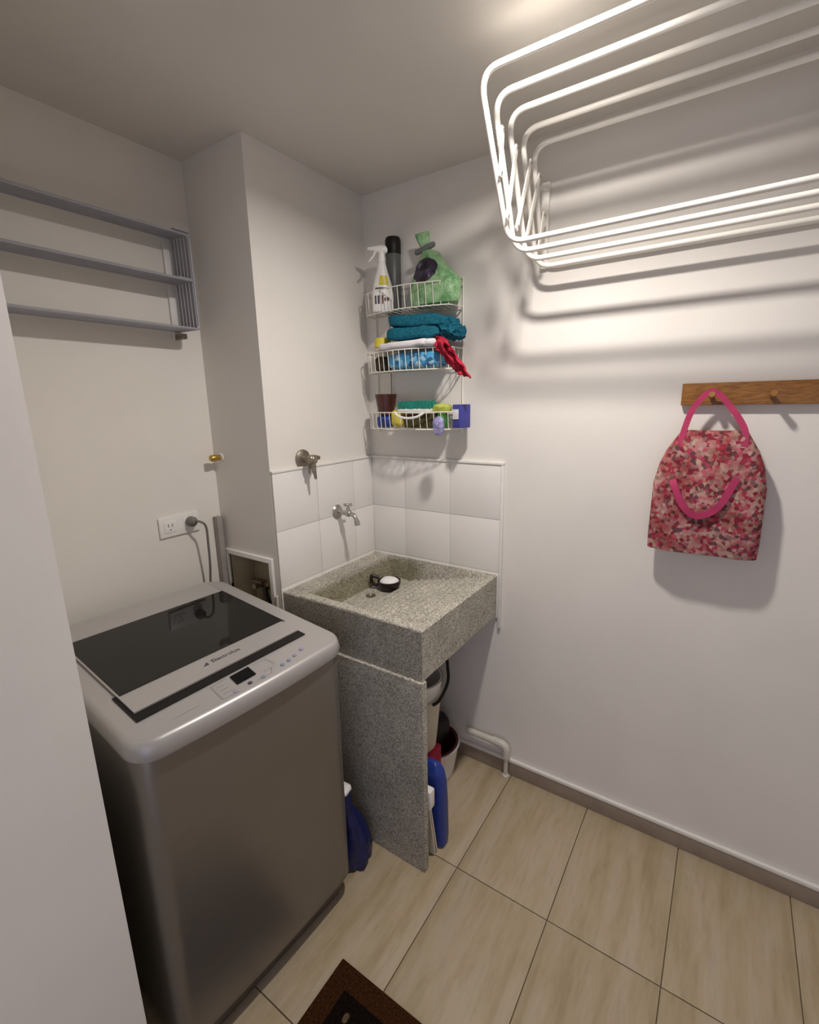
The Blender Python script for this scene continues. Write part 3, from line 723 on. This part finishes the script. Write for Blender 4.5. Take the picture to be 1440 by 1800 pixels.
b.blob((-.105, -.375, zt2 + .018), (.030, .030, .013), .7, .004, 30, 4, 28, 16)
tag(b.build('white_cloth', M['whitecloth'], None, (-.085, -.268, zt2)), 'folded white cloth under the teal towel', 'cloth')
b = MB(); cloth_slab(b, (-.068, -.295, 1.705), (.052, .118, .030), 11, .003)
tag(b.build('blue_pack', M['bluepattern'], None, (-.068, -.295, 1.675)), 'blue patterned pack inside the middle wire basket', 'pack')
dp = MB(); dp.blob((-.070, -.135, 1.700), (.034, .030, .028), .6, .003, 40, 3, 28, 16)
tag(dp.build('brown_sponge', plain('brown_black_pad', (.05, .035, .022), .9, var=.5, nscale=60, bstr=.5), None, (-.07, -.135, 1.672)), 'dark brown pad at the left end of the middle basket', 'sponge')
yj = thing('yellow_jar', (-.080, -.135, 1.728), 'small jar with yellow lid at the left end of the middle tier', 'jar')
T = Matrix.Translation((-.080, -.140, 1.727))
MB().lathe([(.024, 0), (.027, .004), (.027, .030), (.023, .036)], 24, T).build('jar_body', M['cream'], yj, yj.location)
MB().lathe([(.027, .034), (.030, .036), (.030, .066), (.026, .070)], 24, T).build('lid', M['yellow'], yj, yj.location)
# red cloth draped over right corner
def drape(path, wd, seed, amp, nl=26, nw=14, wdir=Vector((0, 1, 0)), taper=1.0):
    P_ = sm(path, 8); L = len(P_) - 1; b = MB()
    def fn(u, v):
        i = min(int(v * L), L - 1); f = v * L - i; p = P_[i].lerp(P_[i + 1], f); a = (u - .5) * wd * (1 - (1 - taper) * v)
        q = Vector((u * 3, v * 4, seed)); n_ = noise.noise_vector(q * 1.4) * amp + noise.noise_vector(q * 3.5) * amp * .5 + Vector((math.sin(u * 11 + seed + v * 3) * amp * .7, 0, 0))
        return p + wdir * a + n_
    b.grid(fn, nw, nl); return b
b = drape([(-.060, -.385, zt2 + .006), (-.100, -.415, zt2 + .026), (-.130, -.440, zt2 + .010), (-.140, -.470, zt2 - .030), (-.136, -.500, zt2 - .068), (-.130, -.520, zt2 - .098)], .112, 3.2, .013, nl=40, nw=26, wdir=Vector((.30, .9, .30)), taper=.85)
rc = b.build('red_cloth', M['redcloth'], None, (-.1, -.44, zt2)); s_ = rc.modifiers.new('thick', 'SOLIDIFY'); s_.thickness = .004
tag(rc, 'crumpled red cloth hanging over the right end of the middle tier', 'cloth')

# bottom tier
z3 = TIERS[2][0] + .0035
pot = thing('brown_pot', (-.075, -.140, z3), 'dark brown plastic pot standing in the bottom basket', 'pot')
T = Matrix.Translation((-.078, -.148, 0))
MB().lathe([(.026, 1.500), (.030, 1.502), (.043, 1.578), (.044, 1.584), (.041, 1.584), (.038, 1.572), (.028, 1.510), (.01, 1.508)], 28, T).build('pot_body', M['brown'], pot, pot.location)
b = MB(); b.blob((-.078, -.148, z3 + .024), (.032, .036, .0235), .5, 0, 1, 0, 24, 14)
tag(b.build('blue_sponge', M['blue'], None, (-.078, -.148, z3)), 'blue block under the brown pot in the bottom basket', 'sponge')
b = MB(); b.blob((-.085, -.213, z3 + .036), (.026, .026, .034), .6, .002, 40, 2, 24, 14)
tag(b.build('yellow_sponge', M['yellow'], None, (-.085, -.213, z3)), 'yellow sponge in the bottom basket right of the brown pot', 'sponge')
br = thing('scrub_brush', (-.085, -.30, z3 + .06), 'scrub brush with teal bristles and white handle on the bottom basket', 'brush')
MB().box((-.112, -.375, 1.514), (-.058, -.225, 1.527), .005).build('block', M['plastic_white'], br, br.location)
b = MB(); random.seed(4)
for i in range(22):
    for j in range(6):
        x = -.108 + j * .0088 + random.uniform(-.001, .001); y = -.371 + i * .00665 + random.uniform(-.001, .001)
        b.tube([(x, y, 1.525), (x + random.uniform(-.003, .003), y + random.uniform(-.003, .003), 1.553 + random.uniform(-.003, .003))], .0042, 5)
o = b.build('bristles', M['tealplastic'], br, br.location); o['kind'] = 'stuff'
MB().tube(sm([(-.140, -.235, 1.512), (-.148, -.26, 1.498), (-.150, -.30, 1.492), (-.148, -.34, 1.497), (-.138, -.365, 1.512)]), .0045, 8).build('handle', M['plastic_white'], br, br.location)
b = MB(); b.box((-.095, -.385, z3 + .001), (-.045, -.245, z3 + .054), .006)
tag(b.build('olive_sponge', plain('dark_olive_scourer', (.055, .045, .012), .95, var=.4, nscale=80, bstr=.6), None, (-.07, -.31, z3)), 'dark olive scouring block below the scrub brush', 'sponge')
b = MB(); b.blob((-.070, -.405, z3 + .072), (.030, .034, .018), .7, .006, 50, 6, 28, 18)
tag(b.build('lime_sponge', M['limegreen'], None, (-.07, -.405, z3 + .06)), 'lime green sponge beside the teal brush on the bottom tier', 'sponge')
b = MB(); b.blob((-.070, -.408, z3 + .030), (.030, .018, .029), .6, .003, 50, 5, 24, 16)
tag(b.build('green_pad', M['green'], None, (-.07, -.408, z3)), 'green pad under the lime sponge in the bottom basket', 'sponge')
bx = thing('blue_carton', (-.075, -.455, z3), 'upright blue violet carton at the right end of the bottom basket', 'carton')
Rm = Matrix.Rotation(math.radians(-14), 4, 'Z')
def rbox(c, hs, T): 
    b = MB(); b.box((-hs[0], -hs[1], -hs[2]), hs, .002); b.v = [T @ v for v in b.v]; return b
T = Matrix.Translation((-.078, -.490, z3 + .045)) @ Rm
rbox(None, (.030, .017, .042), T).build('carton_body', M['bluebox'], bx, bx.location)
rbox(None, (.0006, .013, .018), T @ Matrix.Translation((-.0305, 0, .008))).build('label_patch', M['whitecloth'], bx, bx.location)
b = MB(); b.blob((-.146, -.432, z3 + .012), (.012, .022, .034), .8, .004, 60, 8, 24, 16)
tag(b.build('violet_wrapper', plain('violet_white_film', (.30, .28, .50), .4, var=.6, nscale=60, bstr=.5), None, (-.14, -.428, z3)), 'violet and white wrapper hanging in front of the blue carton', 'wrapper')

# ---------------- peg rail and floral bag ----------------
pr = thing('peg_rail', (0, -1.38, 1.555), 'amber wooden peg rail on the right wall with the floral bag', 'peg rail')
MB().box((-.020, -1.60, 1.526), (-.0005, -1.185, 1.588), .003).build('rail', M['wood'], pr, pr.location)
for y in (-1.262, -1.40, -1.53): MB().tube([(-.018, y, 1.545), (-.062, y, 1.556)], [.006, .008], 12).build('peg', M['wood'], pr, pr.location)
fb = thing('floral_bag', (-.055, -1.275, 1.09), 'pink floral cotton tote bag hanging from the peg rail', 'bag')
b = MB(); n = 48; rings = []
for z, hw, th in ((1.092, .134, .012), (1.096, .140, .026), (1.14, .142, .034), (1.22, .141, .036), (1.30, .140, .034), (1.36, .128, .030), (1.40, .112, .025), (1.44, .088, .018), (1.455, .080, .010)):
    r = []
    for i in range(n):
        t = 2 * PI * i / n; c_, s_ = math.cos(t), math.sin(t)
        x = -.050 + th * math.copysign(abs(c_) ** .8, c_) * (1 + .25 * noise.noise(Vector((s_ * 3, z * 9, 2)))); y = -1.277 + hw * math.copysign(abs(s_) ** .7, s_)
        r.append(Vector((min(x, -.006), y, z + .004 * noise.noise(Vector((s_ * 3, c_, z * 5))))))
    rings.append(r)
b.loft(rings).build('bag_body', M['floral'], fb, (-.055, -1.275, 1.09))
def strap(path, wd, name):
    P_ = sm(path, 8); b = MB()
    rings = []
    for i, p in enumerate(P_):
        t = (P_[min(i + 1, len(P_) - 1)] - P_[max(i - 1, 0)]).normalized(); nx_ = Vector((-1, 0, 0)); sd = t.cross(nx_).normalized() * wd / 2; h = Vector((-.002, 0, 0))
        rings.append([p + sd - h, p + sd + h, p - sd + h, p - sd - h])
    b.loft(rings, smooth=False).build(name, M['pink'], fb, fb.location)
strap([(-.066, -1.200, 1.415), (-.058, -1.205, 1.46), (-.050, -1.222, 1.52), (-.048, -1.262, 1.564), (-.050, -1.31, 1.52), (-.058, -1.348, 1.46), (-.066, -1.352, 1.415)], .016, 'strap')
strap([(-.082, -1.190, 1.315), (-.090, -1.20, 1.290), (-.094, -1.225, 1.24), (-.094, -1.262, 1.215), (-.092, -1.31, 1.245), (-.084, -1.345, 1.33)], .018, 'front_strap')

# ---------------- pipe on the right wall ----------------
pp = thing('drain_pipe', (-.026, -.60, .0), 'white plastic pipe running along the wall and down to the floor under the sink', 'pipe')
b = MB(); b.tube([(-.028, -.50, .150), (-.028, -.660, .150)], .0135, 14)
b.build('pipe_run', M['pipe'], pp, pp.location)
MB().tube(fillet([(-.028, -.620, .150), (-.028, -.683, .150), (-.028, -.683, .095)], .03, 7), .0165, 16).build('elbow', M['pipe'], pp, pp.location)
MB().tube([(-.028, -.683, .10), (-.028, -.683, .014), (-.028, -.683, .008), (-.028, -.683, .0005)], [.0095, .0095, .016, .016], 14).build('down_pipe', M['pipe'], pp, pp.location)

# ---------------- under the sink ----------------
def bucket(name, c, z0, h, r0, r1, mat, label, hmat=None, cat='bucket', handle=None):
    t = thing(name, (c[0], c[1], z0), label, cat, 'stacked buckets under the sink' if cat == 'bucket' else None); T = Matrix.Translation((c[0], c[1], z0))
    MB().lathe([(r0, 0), (r0 + (r1 - r0) * .9, h * .88), (r1, h * .9), (r1, h * .93), (r1, h - .004), (r1 + .006, h), (r1 + .004, h - .004), (r1 - .004, h - .002), (r0 + (r1 - r0) * .5, h * .5), (r0 - .004, .006), (.01, .005)], 40, T, cap1=True).build('shell', mat, t, t.location)
    if hmat: MB().tube(sm([Vector((c[0], c[1], z0)) + Vector(q) for q in handle]), .006, 8).build('handle', hmat, t, t.location)
    return t
bucket('storage_tub', (-.150, -.392), 0.0005, .140, .095, .118, M['plastic_white'], 'white plastic tub on the floor under the sink', cat='tub')
t = bucket('maroon_basin', (-.150, -.392), .020, .124, .078, .109, M['maroon'], 'maroon plastic basin nested in the white tub under the sink', cat='basin')
bk = MB(); bk.box((-.50, -.30, 0.0005), (-.365, -.05, .30), .008)
tag(bk.build('cream_box', M['cream'], None, (-.43, -.17, 0)), 'cream box behind the white tub under the sink', 'box')
b = MB(); b.blob((-.140, -.375, .185), (.070, .080, .062), .6, .010, 16, 3, 32, 20)
tag(b.build('black_bundle', M['black'], None, (-.215, -.32, .19)), 'black bundle piled in the maroon basin under the sink', 'bundle')
bucket('cream_bucket', (-.315, -.425), .2545, .225, .076, .097, M['cream'], 'cream bucket at the bottom of the stacked pair behind the sink slab')
bucket('white_bucket', (-.315, -.425), .310, .235, .078, .099, M['plastic_white'], 'white bucket with black handle on top of the stacked pair', M['black'], handle=[(.075, -.058, .315), (.072, -.092, .298), (.066, -.102, .270), (.050, -.112, .215), (-.010, -.112, .175), (-.040, -.100, .165)])
st_ = MB(); st_.box((-.400, -.515, .0005), (-.274, -.34, .2535), .01)
tag(st_.build('red_crate', M['pinkred'], None, (-.40, -.42, 0)), 'pinkish red container under the stacked buckets', 'container')
b = MB(); b.loft([[Vector((-.446 + a * .030 * s1 + dx, -.585 + c * s2 * .048, z)) for a, c in [(math.copysign(abs(math.cos(t)) ** .5, math.cos(t)), math.copysign(abs(math.sin(t)) ** .5, math.sin(t))) for t in [2 * PI * i / 32 for i in range(32)]]] for z, s1, s2, dx in ((.001, .6, .7, 0), (.008, .9, .95, 0), (.04, 1, 1, 0), (.20, 1, 1, -.006), (.27, .97, .95, -.010), (.31, .85, .82, -.012), (.335, .6, .6, -.013), (.345, .25, .3, -.013))])
tag(b.build('blue_container', M['blue'], None, (-.446, -.585, 0)), 'blue plastic container with rounded top beside the sink slab', 'container')
fs = thing('folding_stool', (-.50, -.56, 0), 'thin cream folding board leaning inside the sink slab', 'board')
for i, (xb_, xt_, mt) in enumerate(((-.502, -.538, 'cream'), (-.488, -.530, 'cream'))):
    b = MB(); y0, y1 = -.618, -.42; tk = .006
    b.loft([[Vector((xb_, y0, .001)), Vector((xb_ + tk, y0, .001)), Vector((xb_ + tk, y1, .001)), Vector((xb_, y1, .001))], [Vector((xt_, y0 + .005, .26)), Vector((xt_ + tk, y0 + .005, .26)), Vector((xt_ + tk, y1, .26)), Vector((xt_, y1, .26))]], smooth=False)
    b.build('board', M[mt], fs, fs.location)
MB().box((-.542, -.626, .225), (-.512, -.40, .295), .006).build('end_cap', M['plastic_white'], fs, fs.location)

# blue bag between washer and slab
bl = thing('blue_plastic_bag', (-.662, -.385, 0), 'dark blue plastic bag with white top between the washer and the sink', 'bag')
b = MB(); rings = []; n = 40
for z, a, c, ox in ((.0008, .045, .05, 0), (.006, .062, .066, 0), (.05, .066, .070, 0), (.10, .060, .062, -.002), (.15, .052, .05, -.006), (.20, .036, .038, -.018), (.235, .026, .03, -.028), (.300, .026, .028, -.032)):
    r = []
    for i in range(n):
        t = 2 * PI * i / n; q = Vector((math.cos(t) * 2, math.sin(t) * 2, z * 26)); kk = 1 + .22 * noise.noise(q) + .12 * noise.noise(q * 2.6)
        r.append(Vector((-.658 + ox + a * kk * math.cos(t), -.372 + c * kk * math.sin(t), z)))
    rings.append(r)
b.loft(rings).build('bag_film', M['bluebag'], bl, bl.location)
MB().blob((-.690, -.372, .304), (.027, .030, .009), .7, .004, 60, 1, 28, 12).build('white_top', M['plastic_white'], bl, bl.location)

# ---------------- door mat ----------------
dm = thing('door_mat', (-1.15, -.80, 0), 'dark brown bristle door mat on the floor tiles', 'mat')
MB().box((-1.42, -1.02, .0005), (-.920, -.562, .011), .004).build('border', M['mat'], dm, dm.location)
MB().box((-1.365, -.965, .008), (-.975, -.617, .0125), .002).build('centre', M['matdark'], dm, dm.location)
b = MB(); random.seed(2)
for i in range(14):
    a = i * 2 * PI / 14; b.blob((-1.17 + .11 * math.cos(a), -.79 + .08 * math.sin(a), .0125), (.010, .016, .002), .9, 0, 1, 0, 10, 6)
b.blob((-1.02, -.66, .0125), (.012, .008, .002), .9, 0, 1, 0, 10, 6); b.blob((-1.035, -.69, .0125), (.008, .012, .002), .9, 0, 1, 0, 10, 6)
b.build('motif', M['matgold'], dm, dm.location)
